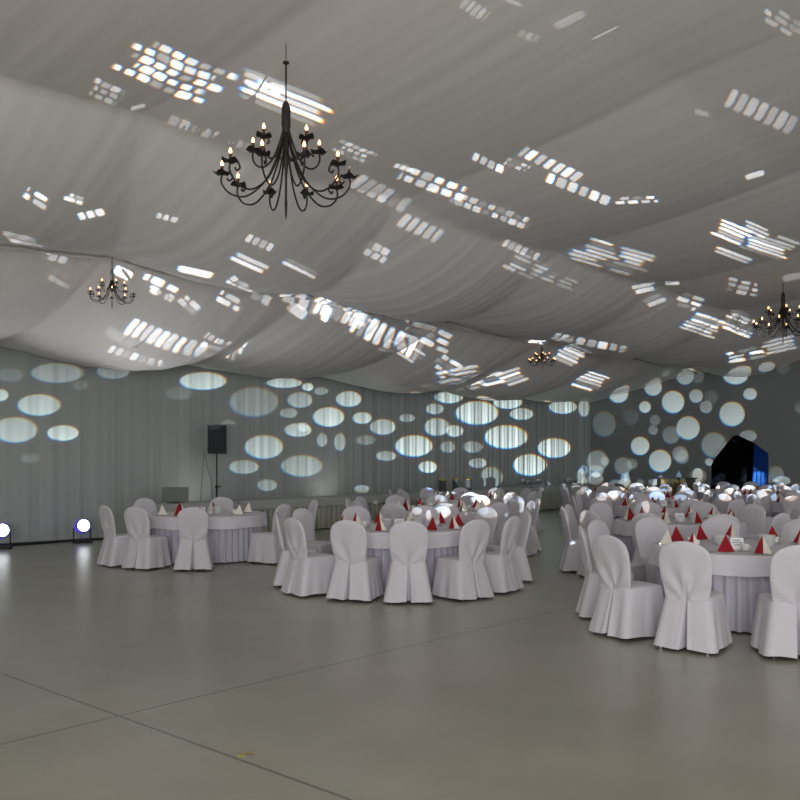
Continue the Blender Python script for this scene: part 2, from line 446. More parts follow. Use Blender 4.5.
def menu_card():
    root = empty('menu_card', (0, 0, -50)); tag(root, 'x', 'card')
    bm = bmesh.new()
    for s in (-1, 1):
        a = [(-.065, s*.045, .0), (.065, s*.045, .0), (.065, s*.002, .115), (-.065, s*.002, .115)]
        v = [bm.verts.new(p) for p in a]; w = [bm.verts.new((p[0], p[1]-s*.002, p[2])) for p in a]
        bm.faces.new(v); bm.faces.new(w[::-1])
        for i in range(4): bm.faces.new((v[i], v[(i+1) % 4], w[(i+1) % 4], w[i]))
    obj('folded_card', bm, M['card'], root)
    bm = bmesh.new()
    for i, (x0, x1) in enumerate(((-.04, .035), (-.05, .05), (-.03, .04))):
        z = .085 - i*.022; 
        def yy(z): return -(.045 - .043*z/.115) - .0012
        v = [bm.verts.new(p) for p in ((x0, yy(z), z), (x1, yy(z), z), (x1, yy(z+.007), z+.007), (x0, yy(z+.007), z+.007))]; bm.faces.new(v)
    obj('printed_lines', bm, M['ink'], root)
    return root
card_proto = menu_card()

TABLES = [  # key, (right, forward), phrase, clock seats, near?
    ('A', (-3.28, 14.80), 'the left-hand round table', [(5.78,1.5), (6.78,1.44), (7.63,1.44), (10.4,1.58), (11.9,1.55), (2.3,1.6), (3.95,1.32)], 1),
    ('B', (0.02, 11.80), 'the front middle round table', [(8.75,1.36), (7.68,1.42), 6.75, 5.9, 5.0, (4.0,1.32), 2.7, 1.5, .4, 11.2, 10.1], 1),
    ('C', (3.58, 9.15), 'the nearest right-hand round table', [(9.25,1.37), (8.0,1.6), (7.19,1.66), (6.30,1.64), 10.35, 11.4, 12.4, 1.4, 2.4, 5.2], 1),
    ('D', (4.15, 13.1), 'the second right-hand round table', [9, 8, 7, 6, 5, 4, 3, 2, 1, 12, 11, 10], 1),
    ('E', (.75, 16.0), 'the second middle round table', [9, 8, 7, 6, 5, 4, 3, 2, 1, 12, 11, 10], 1),
    ('F', (1.55, 20.6), 'the third middle round table', [9, 8, 7, 6, 5, 4, 3, 2, 1, 12, 11, 10], 0),
    ('G', (5.2, 17.4), 'the third right-hand round table', [9, 8, 7, 6, 5, 4, 3, 2, 1, 12, 11, 10], 0),
    ('H', (5.75, 21.5), 'the fourth right-hand round table', [9, 8, 7, 6, 5, 4, 3, 2, 1, 12, 11, 10], 0),
    ('I', (8.85, 18.6), 'the round table at the right frame edge', [9.3, 8.3, 7.3, 10.3, 11.3, 12.3, 1.3, 6.3], 0),
    ('J', (6.4, 25.4), 'the farthest table along the aisle', [9, 8, 7, 6, 5, 4, 3, 2, 1, 12, 11, 10], 0),
    ('K', (9.7, 22.7), 'the round table before the dark doorway', [9, 8, 7, 6, 5, 4, 3, 2, 1, 12, 11, 10], 0),
    ('L', (10.4, 26.7), 'the farthest table below the doorway', [9, 8, 7, 6, 5, 4, 3, 2, 1, 12, 11, 10], 0),
]
WORD = {1:'one', 2:'two', 3:'three', 4:'four', 5:'five', 6:'six', 7:'seven', 8:'eight', 9:'nine', 10:'ten', 11:'eleven', 12:'twelve'}
SIDE = {6:'near', 7:'near left', 8:'near left', 9:'left', 10:'far left', 11:'far left', 12:'far', 1:'far right', 2:'far right', 3:'right', 4:'near right', 5:'near right'}
ci = 0
first = {}
def take(key, proto):
    """the first use moves the prototype itself, later ones copy it"""
    if key not in first: first[key] = proto; return proto
    return copy_tree(proto)
CH_R = 1.43
for key, (r0, d0), phrase, seats, near in TABLES:
    cx, cy = W(r0, d0)
    t = take('table', table_proto); set_tree(t, (cx, cy, 0), rnd.random()*6, phrase[4:] + ' with a pleated lilac skirt', 'round banquet tables')
    c = bpy.data.objects.new('tablecloth', CLOTH[ci % 2]); COL.objects.link(c); c.location = (cx, cy, TZ); c.rotation_euler = (0, 0, rnd.random()*6)
    c.scale = t.scale = ((1.09, 1.09, 1) if key == 'A' else (1, 1, 1))
    tag(c, 'white cloth draped over ' + phrase, 'tablecloth', 'white round tablecloths')
    zt = TZ + .0065
    for si_, ck in enumerate(seats):
        ck, crad = ck if isinstance(ck, tuple) else (ck, CH_R + rnd.uniform(-.04, .05))
        ang = (ck-6)*30                      # 0 = nearest the viewer, clockwise as seen from above
        a = math.radians(ang)
        dr, dd = -math.sin(a), -math.cos(a)
        rr_ = crad
        x, y = W(r0 + dr*rr_, d0 + dd*rr_)
        px, py = proj(x, y, .6)
        rnd = random.Random(key + str(si_))
        ckn = int(round(ck)); ckn = 12 if ckn == 0 else ckn
        face = math.atan2(cy-y, cx-x) - PI/2 + math.radians(rnd.uniform(-3, 3) if isinstance(seats[si_], tuple) else rnd.uniform(-8, 8))
        clock = WORD[ckn] + " o'clock"
        if px < 838:
            lab = 'white chair, %s side, %s, of %s' % (SIDE[ckn], clock, phrase)
            k = ci % 3; ci += 1
            if near:
                ch = take(('chair', k), chair_var[k])
            else:
                ch = bpy.data.objects.new('banquet_chair', chair_far[k]); COL.objects.link(ch); tag(ch, 'x', 'chair')
            set_tree(ch, (x, y, 0), face, lab, 'covered chairs at ' + phrase)
        # place setting
        def put(rad, off):
            aa = a + off
            return W(r0 - math.sin(aa)*rad, d0 - math.cos(aa)*rad)
        nx, ny = put(.755, 0)
        if proj(nx, ny, .8)[0] < 815:
            nk = take('napkin', napkin_proto)
            set_tree(nk, (nx, ny, zt + (.0108 if near else 0)), face + rnd.uniform(-1.2, 1.2) + (PI if rnd.random() < .25 else 0), 'standing red and cream napkin, %s place, %s' % (clock, phrase), 'folded napkins on ' + phrase); nk.scale = [(.88 if near else .8)]*3
        if near:
            ex, ey = put(.755, 0)
            if proj(ex, ey, .8)[0] < 815:
                pl = take('plate', plate_proto); set_tree(pl, (ex, ey, zt), 0, 'white plate at the %s place, %s' % (clock, phrase), 'plates on ' + phrase)
            ux, uy = put(.53, -.26)
            if proj(ux, uy, .8)[0] < 815 and si_ % 2 == 0:
                cu = take('cup', cup_proto); set_tree(cu, (ux, uy, zt), rnd.random()*6, 'white cup and saucer, %s place, %s' % (clock, phrase), 'cups on ' + phrase)
    # stacked bowls in the middle and a menu card
    if near or key in 'FGH':
        for q, (ox, oy, nst, lab) in enumerate(((.22, -.02, 5, 'right'), (-.2, .12, 4, 'left'))):
            bx, by = W(r0+ox, d0+oy)
            pos = ['bottom', 'second', 'third', 'fourth', 'fifth']
            for k in range(nst):
                key2 = 'bowl'
                if key2 not in first:
                    first[key2] = simple_proto('soup_bowl', 'bowl', [(0,.0),(.045,0),(.05,.004),(.088,.042),(.092,.046),(.088,.046),(.048,.011),(0,.009)], M['china'])
                    bo = first[key2]
                else: bo = copy_tree(first[key2])
                w = pos[k] if k < nst-1 else 'top'
                set_tree(bo, (bx, by, zt + k*.0185), 0, 'white bowl, %s of the %s stack on %s' % (w, lab, phrase), 'stacked bowls on ' + phrase)
        kx, ky = W(r0 + (-.03 if key != 'C' else -.18), d0 + (-.12 if key != 'C' else -.26))
        cd = take('card', card_proto); set_tree(cd, (kx, ky, zt), YAW-PI/2 + rnd.uniform(-.5, .5), 'folded white menu card standing on ' + phrase, 'menu cards')
# a chrome-footed chair at the front of the nearest right-hand table
for o in bpy.data.objects:
    if o.get('label', '').startswith('white chair, near left side, seven') and 'nearest right' in o['label']:
        for ch in o.children:
            if ch.name.startswith('foot') and ch.location.y < 0: ch.data = FOOT['chrome']; ch.location.y = -.298; ch['label'] = 'shiny chrome foot'

# ------------------------------------------------------------------ buffets along the draped wall
def buffet(u0, u1, v0, v1, label):
    root = empty('buffet_table', ((u0+u1)/2, (v0+v1)/2, 0)); tag(root, label, 'table', 'skirted buffet tables')
    hx, hy = (u1-u0)/2, (v1-v0)/2
    bm = bmesh.new(); box(bm, -hx+.01, hx-.01, -hy+.01, hy-.01, .72, .75, .003); obj('tabletop', bm, M['wood'], root)
    per = [(-hx, -hy, hx, -hy), (hx, -hy, hx, hy), (hx, hy, -hx, hy), (-hx, hy, -hx, -hy)]
    pts = []; ds = 0
    for xa, ya, xb, yb in per:
        Ln = math.hypot(xb-xa, yb-ya); k = int(Ln/.012)
        for i in range(k):
            f = i/k; pts.append((xa+(xb-xa)*f, ya+(yb-ya)*f, (yb-ya)/Ln, -(xb-xa)/Ln, ds+Ln*f))
        ds += Ln
    bm = bmesh.new(); rings = []
    for z, g in ((.71, .5), (.5, .9), (.2, 1), (.025, 1.1)):
        ring = []
        for x, y, nx, ny, s in pts:
            w = math.tanh(5*(math.sin(s*2*PI/.17)+.35))*.085*g - .09
            ring.append(bm.verts.new((x+nx*w, y+ny*w, z)))
        rings.append(ring)
    n = len(pts)
    for a, c in zip(rings, rings[1:]):
        for k in range(n): bm.faces.new((a[k], c[k], c[(k+1) % n], a[(k+1) % n]))
    obj('table_skirt', bm, M['buffet_skirt'], root, True)
    bm = bmesh.new(); rings = []
    for z, off in ((.757, -.05), (.757, 0), (.752, .01), (.66, .014), (.56, .016)):
        rings.append([bm.verts.new((x+nx*off, y+ny*off, z+ (.006*math.sin(s*2.1) if z < .55 else 0))) for x, y, nx, ny, s in pts[::4]])
    bm.faces.new(rings[0])
    for a, c in zip(rings, rings[1:]):
        for k in range(len(a)): bm.faces.new((a[k], c[k], c[(k+1) % len(a)], a[(k+1) % len(a)]))
    cl = obj('tablecloth', bm, M['buffet_cloth'], None); cl.location = root.location
    tag(cl, 'pale cloth over ' + label.replace('pale green pleat-skirted ', 'the '), 'tablecloth', 'buffet tablecloths')
BUF = [(10.05, 11.9, 'behind the left-hand round table'), (11.96, 14.2, 'right of the speaker pole'), (14.26, 16.5, 'behind the front middle table'),
       (16.56, 18.8, 'behind the second middle table'), (18.86, 21.1, 'last in the left wall row')]
for u0, u1, w in BUF: buffet(u0, u1, 15.3, 16.0, 'pale green pleat-skirted buffet table ' + w)
buffet(23.4, 25.7, 15.6, 16.5, 'pale green pleat-skirted buffet table left of the aisle end')
buffet(25.8, 28.0, 15.2, 16.5, 'pale green pleat-skirted buffet table in the room corner')
# serving things on the corner buffet
def chafing(x, y, label):
    root = empty('chafing_dish', (x, y, .7595), PI/2); tag(root, label, 'serving dish', 'serving dishes on the corner buffets')
    bm = bmesh.new(); box(bm, -.2, .2, -.14, .14, .10, .18, .012); obj('pan', bm, M['steel'], root)
    for sx in (-1, 1):
        for sy in (-1, 1):
            bm = bmesh.new(); tube(bm, [(sx*.18, sy*.12, 0), (sx*.17, sy*.11, .10)], .008, 6); obj('leg', bm, M['steel'], root)
    bm = bmesh.new(); lathe(bm, [(0,.075),(.06,.072),(.11,.055),(.135,.02),(.14,0),(0,0)], 24, Matrix.Translation((0,0,.182)) @ Matrix.Diagonal((1.38,.95,1,1))); lid = obj('lid', bm, M['steel'], root, True)
    bm = bmesh.new(); tube(bm, [(-.04,0,.255),(-.04,0,.28),(.04,0,.28),(.04,0,.255)], .007, 6); obj('handle', bm, M['brass'], lid, True)
chafing(24.0, 15.95, 'steel chafing dish with domed lid, left end of the corner buffet')
chafing(24.9, 15.95, 'steel chafing dish with domed lid, second on the corner buffet')
chafing(26.6, 15.8, 'steel chafing dish with domed lid, right end of the corner buffet')
def urn(x, y, label):
    root = empty('drink_urn', (x, y, .757)); tag(root, label, 'urn', 'drink urns at the buffet end')
    bm = bmesh.new(); lathe(bm, [(0,0),(.11,0),(.115,.02),(.10,.04),(.105,.30),(.10,.31),(0,.31)], 28); obj('tank', bm, M['greyframe'], root, True)
    bm = bmesh.new(); lathe(bm, [(.108,.312),(.108,.33),(.07,.36),(.02,.37),(.02,.39),(0,.395),(0,.312)], 28); obj('lid', bm, M['brass'], root, True)
    bm = bmesh.new(); tube(bm, [(0,-.10,.07),(0,-.15,.07),(0,-.16,.04)], .011, 8); obj('tap', bm, M['brass'], root, True)
for x, w in ((19.5, 'left'), (20.1, 'middle'), (20.7, 'right')): urn(x, 15.75, 'dark drink urn with brass lid, %s of three on the buffet end' % w)
for i, w in enumerate(('left', 'middle', 'right')):
    bx = 25.3 + i*.0; by = 0
    st0 = None
    for k in range(6):
        p_ = copy_tree(first['plate']); ox = (23.62, 24.45, 25.4)[i]
        nm = ('bottom', 'second', 'third', 'fourth', 'fifth', 'top')[k]
        set_tree(p_, (ox, 15.86, .758+k*.011), 0, 'white plate, %s of the %s plate stack on the corner buffet' % (nm, w), 'plate stacks on the corner buffet')

# grey flat panel on the buffet
root = empty('flat_screen', (10.55, 15.65, .757), math.radians(-8)); tag(root, 'grey flat screen standing on the buffet behind the left-hand table', 'screen')
bm = bmesh.new(); box(bm, -.29, .29, -.02, .02, .025, .33, .006); obj('casing', bm, M['grey'], root)
bm = bmesh.new(); box(bm, -.27, .27, -.024, -.0205, .045, .31); obj('screen_face', bm, M['grey'], root)
bm = bmesh.new(); box(bm, -.04, .04, -.015, .015, .01, .06); box(bm, -.16, .16, -.09, .09, 0, .012, .003); obj('stand_foot', bm, M['black'], root)

# ------------------------------------------------------------------ speaker on a pole
sx_, sy_ = 12.24, 16.52
root = empty('speaker_stand', (sx_, sy_, 0)); tag(root, 'black tripod pole holding the loudspeaker by the left curtain', 'speaker stand')
bm = bmesh.new(); tube(bm, [(0,0,.12),(0,0,1.02)], .022, 12); obj('lower_pole', bm, M['pole'], root, True)
bm = bmesh.new(); tube(bm, [(0,0,1.0),(0,0,1.80)], .016, 12); obj('upper_pole', bm, M['pole'], root, True)
bm = bmesh.new(); lathe(bm, [(0,0),(.034,0),(.036,.03),(.034,.07),(0,.07)], 14, Matrix.Translation((0,0,1.0))); obj('collar', bm, M['black'], root, True)
bm = bmesh.new(); tube(bm, [(.02,-.02,1.04),(.075,-.065,1.045)], [.008,.018], 8); obj('knob', bm, M['black'], root, True)
for k in range(3):
    a = k*2*PI/3 + PI/2
    bm = bmesh.new(); tube(bm, [(.02*math.cos(a),.02*math.sin(a),.62),(.32*math.cos(a),.32*math.sin(a),.03),(.34*math.cos(a),.34*math.sin(a),.014)], .013, 8)
    tube(bm, [(.02*math.cos(a),.02*math.sin(a),.18),(.2*math.cos(a),.2*math.sin(a),.27)], .008, 6); obj('leg', bm, M['pole'], root, True)
root = empty('loudspeaker', (sx_, sy_, 1.79), math.radians(-33)); tag(root, 'black loudspeaker on the pole in front of the left curtain', 'speaker')
bm = bmesh.new()
prof = [(-.215,-.16),(.215,-.16),(.17,.15),(-.17,.15)]
lo_ = [bm.verts.new((x,y,0)) for x,y in prof]; hi_ = [bm.verts.new((x,y,.66)) for x,y in prof]
bm.faces.new(lo_[::-1]); bm.faces.new(hi_)
for i in range(4): bm.faces.new((lo_[i], lo_[(i+1)%4], hi_[(i+1)%4], hi_[i]))
bmesh.ops.bevel(bm, geom=bm.edges[:], offset=.014, segments=2, affect='EDGES')
cab = obj('cabinet', bm, M['black'], root)
bm = bmesh.new(); box(bm, -.19, .19, -.172, -.161, .03, .63, .004); obj('grille', bm, M['grille'], root)
bm = bmesh.new(); lathe(bm, [(.05,0),(.055,.006),(.045,.008),(.02,.002),(0,.002)], 20, Matrix.Translation((-.0,-.172,.45)) @ Matrix.Rotation(PI/2,4,'X')); obj('tweeter', bm, M['black'], root, True)
bm = bmesh.new(); box(bm, -.07, .07, -.03, .03, .662, .675, .004); obj('top_handle', bm, M['black'], root)
for i, (pts, lab) in enumerate((([(0,0,1.95),(-.22,-.02,1.86),(-.26,-.03,1.4),(-.3,0,.9),(-.34,.02,.4),(-.36,.05,.02)], 'thin black cable hanging from the speaker to the floor'),
                                ([(0,-.0,1.92),(-.20,-.03,1.75),(-.14,-.03,1.45),(-.05,-.028,1.15),(-.035,-.03,.8),(-.04,-.03,.66)], 'thin black cable looped from the speaker to its pole'))):
    r_, u_ = Vector((RX, RY, 0)), Vector((0, 0, 1)); bm = bmesh.new()
    P_ = [Vector((sx_, sy_+.10, 0)) + r_*p[0] + Vector((FX,FY,0))*p[1] + u_*p[2] for p in pts]
    Q = []
    for j in range(len(P_)-1):
        for s in range(6): Q.append(P_[j].lerp(P_[j+1], s/6))
    Q.append(P_[-1]); tube(bm, Q, .0055, 6); tag(obj('speaker_cable', bm, M['cable'], None, True), lab, 'cable')

# ------------------------------------------------------------------ floor uplights by the wall
def uplight(px, d, label):
    r = (px-HX)/FPX*d; x, y = W(r, d)
    root = empty('floor_spotlight', (x, y, 0), YAW-PI/2 + math.radians(34)); tag(root, label, 'spotlight', 'floor spotlights along the curtain')
    bm = bmesh.new(); box(bm, -.17, .17, -.14, .14, .0, .075, .015); obj('base', bm, M['black'], root)
    for s in (-1, 1):
        bm = bmesh.new(); box(bm, s*.162-.010, s*.162+.010, -.025, .025, .05, .30, .008); obj('yoke_arm', bm, M['black'], root)
    tilt = Matrix.Translation((0, 0, .33)) @ Matrix.Rotation(math.radians(80), 4, 'X')
    bm = bmesh.new(); lathe(bm, [(0,-.18),(.08,-.18),(.12,-.12),(.138,-.02),(.14,.12),(.129,.13)], 32, tilt); h = obj('housing', bm, M['black'], root, True)
    bm = bmesh.new(); lathe(bm, [(.126,-.12),(.143,-.06),(.147,-.02),(.147,.11),(.141,.118)], 32, tilt); obj('added_halo_ring', bm, M['purple'], h, True)  # added shell whose own glow stands in for the purple halo on the housing
    bm = bmesh.new(); lathe(bm, [(.118,.128),(.09,.136),(0,.14)], 32, tilt); obj('lens', bm, M['lens'], h, True)
uplight(82, 17.55, 'lit round floor spotlight left of the left-hand round table')
uplight(1, 16.35, 'lit round floor spotlight cut by the left frame edge')
# black cable lying along the foot of the curtain
bm = bmesh.new(); P_ = []
for i in range(70):
    u = 4.5 + i*.085; P_.append((u, 16.76 + .035*math.sin(u*2.3) + .02*math.sin(u*5.1), .016))
tube(bm, P_, .015, 8); tag(obj('floor_cable', bm, M['cable'], None, True), 'black cable lying along the foot of the left curtain', 'cable')

# scrap of dry leaf on the floor
lx, ly = W((247-HX)/FPX*4.92, 4.92)
root = empty('dry_leaf', (lx, ly, .001), YAW-PI/2+.30); tag(root, 'yellow scrap of dry leaf lying near the floor joint', 'leaf')
bm = bmesh.new(); c = []
for i in range(9):
    s = i/8; w = .014*math.sin(PI*s)**.7; c.append((-.05+.1*s, w, .006*math.sin(PI*s)))
up_ = [bm.verts.new((x, w*.8+.002, z+.008)) for x, w, z in c]; md = [bm.verts.new((x, 0, z+.001)) for x, w, z in c]; dn = [bm.verts.new((x, -w*.8-.002, z+.005)) for x, w, z in c]
for i in range(8): bm.faces.new((md[i], md[i+1], up_[i+1], up_[i])); bm.faces.new((dn[i], dn[i+1], md[i+1], md[i]))
obj('blade', bm, M['leafdry'], root)
bm = bmesh.new(); box(bm, -.068, -.01, -.022, -.006, .0, .004, .0015); obj('torn_tip', bm, M['leaf'], root)
root.scale = (.8, .8, .8)
bm = bmesh.new(); tube(bm, [(.045,0,.004),(.052,.002,.005),(.058,.004,.003)], .002, 6); obj('stalk', bm, M['leaf'], root)

# brown counter at the far wall left of the doorway
root = empty('bar_counter', (29.2, 13.1, 0)); tag(root, 'brown wooden counter at the far wall left of the dark doorway', 'counter')
bm = bmesh.new(); box(bm, -.3, .3, -.5, .5, .06, 1.0, .01); obj('body', bm, M['wood'], root)
bm = bmesh.new(); box(bm, -.38, .34, -.56, .56, 1.0, 1.04, .008); obj('worktop', bm, M['greyframe'], root)
bm = bmesh.new(); box(bm, -.26, .28, -.47, .47, 0, .06); obj('plinth', bm, M['black'], root)

# ------------------------------------------------------------------ chandeliers
def chandelier_parts():
    """modelled at the size of the large one; origin at the hook, hanging down"""
    parts = []
    Rr = .60
    def spline(ctrl, k=6):
        out = []
        P_ = [Vector(p) for p in ctrl]; P_ = [P_[0]*2-P_[1]] + P_ + [P_[-1]*2-P_[-2]]
        for i in range(1, len(P_)-2):
            for s in range(k):
                t = s/k; a, b_, c, d = P_[i-1:i+3]
                out.append(.5*((2*b_) + (-a+c)*t + (2*a-5*b_+4*c-d)*t*t + (-a+3*b_-3*c+d)*t**3))
        out.append(P_[-2]); return out
    bm = bmesh.new(); tube(bm, [(0,0,0),(0,0,-.40)], .009, 8); lathe(bm, [(0,0),(.03,0),(.03,-.015),(0,-.03)], 14); parts.append(('rod', bm, 'iron', True, None))
    bm = bmesh.new(); lathe(bm, [(0,-.37),(.018,-.375),(.035,-.41),(.043,-.45),(.043,-.60),(.033,-.66),(.026,-.70),(.04,-.73),(.028,-.77),(.03,-.86),(.045,-.90),(.026,-.96),(.012,-1.02),(.010,-1.30),(.014,-1.33),(.009,-1.44),(0,-1.50)], 18)
    parts.append(('spindle', bm, 'iron', True, None))
    arm = [(.02,0,-.66),(.07,0,-.86),(.19,0,-1.12),(.36,0,-1.27),(.51,0,-1.26),(.60,0,-1.16),(.585,0,-1.065),(.52,0,-1.06),(.497,0,-1.105),(.53,0,-1.135),(.55,0,-1.11)]
    arm2 = [(.02,0,-.60),(.06,0,-.74),(.13,0,-.90),(.22,0,-.975),(.30,0,-.95),(.335,0,-.87),(.315,0,-.80),(.27,0,-.80),(.255,0,-.835),(.28,0,-.855)]
    for tier, (ctrl, n, rc, zc, off) in enumerate(((arm, 10, .595, -1.075, .12), (arm2, 5, .33, -.815, .45))):
        for k in range(n):
            rot = Matrix.Rotation(off + 2*PI*k/n, 4, 'Z')
            bm = bmesh.new(); tube(bm, spline(ctrl), .009, 6); bmesh.ops.transform(bm, matrix=rot, verts=bm.verts[:])
            sub = []
            b2 = bmesh.new(); rim = []
            lathe(b2, [(0,-.006),(.02,-.004),(.036,.0),(.055,.012),(.072,.018)], 16, Matrix.Translation((rc,0,zc)))
            for v in b2.verts:
                q = Vector((v.co.x-rc, v.co.y)); 
                if q.length > .05: v.co.z += .016*math.cos(4*math.atan2(q.y, q.x)); v.co.x = rc + q.x*(1.12+.16*math.cos(4*math.atan2(q.y, q.x))); 
            bmesh.ops.transform(b2, matrix=rot, verts=b2.verts[:]); sub.append(('candle_cup', b2, 'iron', True))
            b3 = bmesh.new(); lathe(b3, [(0,.004),(.015,.004),(.015,.075),(0,.075)], 12, rot @ Matrix.Translation((rc,0,zc))); sub.append(('candle', b3, 'candle', True))
            unlit = (tier == 0 and k == 8)
            b4 = bmesh.new(); lathe(b4, [(0,.074),(.008,.078),(.0155,.092),(.012,.11),(.005,.126),(0,.132)], 12, rot @ Matrix.Translation((rc,0,zc))); sub.append(('bulb', b4, 'glass' if unlit else 'bulb', True))
            if not unlit:
                b5 = bmesh.new(); 
            parts.append(('arm', bm, 'iron', True, sub))
    return parts
def build_chandelier(name):
    root = empty(name, (0, 0, -50)); tag(root, 'x', 'chandelier')
    for nm, bm, m_, sm, sub in chandelier_parts():
        o = obj(nm, bm, M[m_], root, sm)
        for s in sub or []: obj(s[0], s[1], M[s[2]], o, s[3])
    return root
chand = build_chandelier('chandelier')
CH = [(286, 62, 8.3, 1.0, 'large black iron chandelier nearest the viewer, upper left', .38),
      (783, 275, 19.0, 1.0, 'black iron chandelier at the right frame edge', .7),
      (112, 256, 13.7, .56, 'small black chandelier hanging at the left over the round table', .3),
      (542, 338, 22.9, .56, 'smallest black chandelier, far back above the middle aisle', .9)]
for i, (px, py, d, s, lab, rz) in enumerate(CH):
    o = chand if i == 0 else copy_tree(chand)
    r = (px-HX)/FPX*d; x, y = W(r, d); z = EYE + (HY-py)/FPX*d
    set_tree(o, (x, y, z), rz, lab, 'iron chandeliers'); o.scale = (s, s, s)
    zc = float(ceil_z(x, y))
    print('chandelier', round(x,2), round(y,2), 'hook', round(z,2), 'fabric', round(zc,2))
    if zc > z - .02:      # lengthen the cord up to the fabric
        bm = bmesh.new(); tube(bm, [(0,0,-.01),(0,0,(zc-z)/s+.03)], .004, 6); obj('cord', bm, M['iron'], o, True)

# ------------------------------------------------------------------ daylight and room light
w = bpy.data.worlds.new('world'); sc.world = w; w.use_nodes = True
bg = w.node_tree.nodes['Background']; bg.inputs[0].default_value = (.98, .985, 1.0, 1); bg.inputs[1].default_value = .77
def area(name, loc, target, sx, sy, e, col):
    l = bpy.data.lights.new(name, 'AREA'); l.shape = 'RECTANGLE'; l.size = sx; l.size_y = sy; l.energy = e; l.color = col
    o = bpy.data.objects.new(name, l); COL.objects.link(o); o.location = loc
    o.rotation_euler = (Vector(target)-Vector(loc)).to_track_quat('-Z', 'Y').to_euler(); return o
area('daylight_entrance', (-6.5, -5.5, 2.2), (9, 8, .8), 6, 3.6, 900, (1, .985, .95))
def upl(loc, tgt, e, size):
    l = bpy.data.lights.new('curtain_uplight', 'SPOT'); l.energy = e; l.color = (1, .99, .93); l.spot_size = size; l.spot_blend = 1; l.shadow_soft_size = .1
    o = bpy.data.objects.new('curtain_uplight', l); COL.objects.link(o); o.location = loc
    o.rotation_euler = (Vector(tgt)-Vector(loc)).to_track_quat('-Z', 'Y').to_euler()
def upc(px, d, tgt, e):
    l = bpy.data.lights.new('floor_spotlight_beam', 'SPOT'); l.energy = e; l.color = (.97, .98, 1); l.spot_size = math.radians(84); l.spot_blend = .9; l.shadow_soft_size = .14
    o = bpy.data.objects.new('floor_spotlight_beam', l); COL.objects.link(o); x, y = W((px-HX)/FPX*d, d); o.location = (x + .05, y - .25, .5)
    o.rotation_euler = (Vector(tgt)-o.location).to_track_quat('-Z', 'Y').to_euler()
upc(82, 17.55, (10.5, 12.2, 4.6), 200)
upc(1, 16.35, (7.0, 12.0, 4.8), 150)
upc(330, 22.4, (18.0, 12.0, 4.6), 260)
upl((11.9, 16.3, .55), (11.9, 17.0, 1.7), 9, 2.3)
upl((16.0, 16.3, .55), (16.0, 17.0, 1.7), 10, 2.3)

# ------------------------------------------------------------------ pattern projectors (gobo slides)
bpy.context.view_layer.update()
dg = bpy.context.evaluated_depsgraph_get()
def hit(px, py):
    dv = Vector(((px-HX)/FPX*RX + FX, (px-HX)/FPX*RY + FY, (HY-py)/FPX)).normalized()
    ok, loc, nor, _, ob, _ = sc.ray_cast(dg, Vector((0, 0, EYE)) + dv*.3, dv)
    for _k in range(6):
        top = ob
        while ok and top.parent: top = top.parent
        if ok and top.name.startswith('chandelier'):
            ok, loc, nor, _, ob, _ = sc.ray_cast(dg, loc + dv*.02, dv)
        else: break
    return (loc, nor) if ok else (None, None)
WALL = [(57,373,27,10,.35),(113,371,17,8,.3),(39,405,22,11,.75),(15,430,23,13,.65),(63,433,16,8,1),(1,395,8,6,.8),(203,381,24,9,.9),(284,383,18,5,.8),
 (254,402,25,15,.28),(264,447,20,12,.7),(244,467,15,7,.5),(267,485,10,6,.4),(289,413,9,5,.4),(300,400,13,8,.5),(308,387,6,4,.9),(321,391,7,4,.4),(329,417,16,10,1),
 (349,399,13,8,.85),(362,418,10,6,.85),(298,430,14,7,.75),(303,427,6,5,.5),(383,427,13,8,.7),(407,418,8,4,.45),(436,427,13,9,.65),(434,409,9,5.5,.55),(449,397,14,6.5,.85),
 (477,413,22,12,.95),(454,431,9,6,.75),(414,446,19,11,1),(448,447,8,6,.35),(472,447,10,6,.4),(506,437,22,12,1),(508,402,15,7,.9),(521,414,12,6,.75),(554,448,17,10,.9),
 (530,465,17,11,.95),(428,467,10,6,.9),(386,456,11,5,.5),(302,466,21,11,.5),(340,442,6,9,.5),(322,440,5,7,.55),(366,440,10,5,.25),(478,463,9,5,.55),(468,478,12,11,.45),(563,407,14,7,.8),
 (10,375,14,7,.12),(80,385,8,5,.1),(180,393,14,7,.12),(30,458,10,5,.12),(215,425,8,5,.2)]
FAR = [(666,372,5,5,.3),(685,376,9,9,.65),(698,377,6,6,.25),(653,387,9,9,.85),(673,402,11.5,11.5,1),(696,396,7,7,.75),(706,407,6.5,6.5,.55),(645,407,6,6,1),(619,394,10,9,1),
 (584,408,7,9,.7),(604,424,12,13,.3),(631,417,8,8,.15),(655,420,5.5,5.5,.35),(653,430,5,5,.45),(688,428,12,12,.9),(671,435,9,9,.4),(640,446,9.5,9.5,1),(660,461,11.5,11.5,1),
 (680,454,8,8,.5),(682,457,7,7,.4),(597,461,11,11,.55),(605,461,4.5,4.5,.5),(596,471,8,6,.6),(623,466,9,9,.45),(632,464,5.5,5.5,.4),(711,397,7,7,.2),(714,445,13,13,.5),
 (732,414,13,12.5,.95),(750,394,7,6,.9),(738,375,13,9.5,1),(767,367,10,5,.85),(783,367,7,7,.15),(748,436,9,6,.55),(709,462,4,4,.8),(698,476,9,8,.3),(776,474,8,8,.4),(799,408,5,5,.25)]
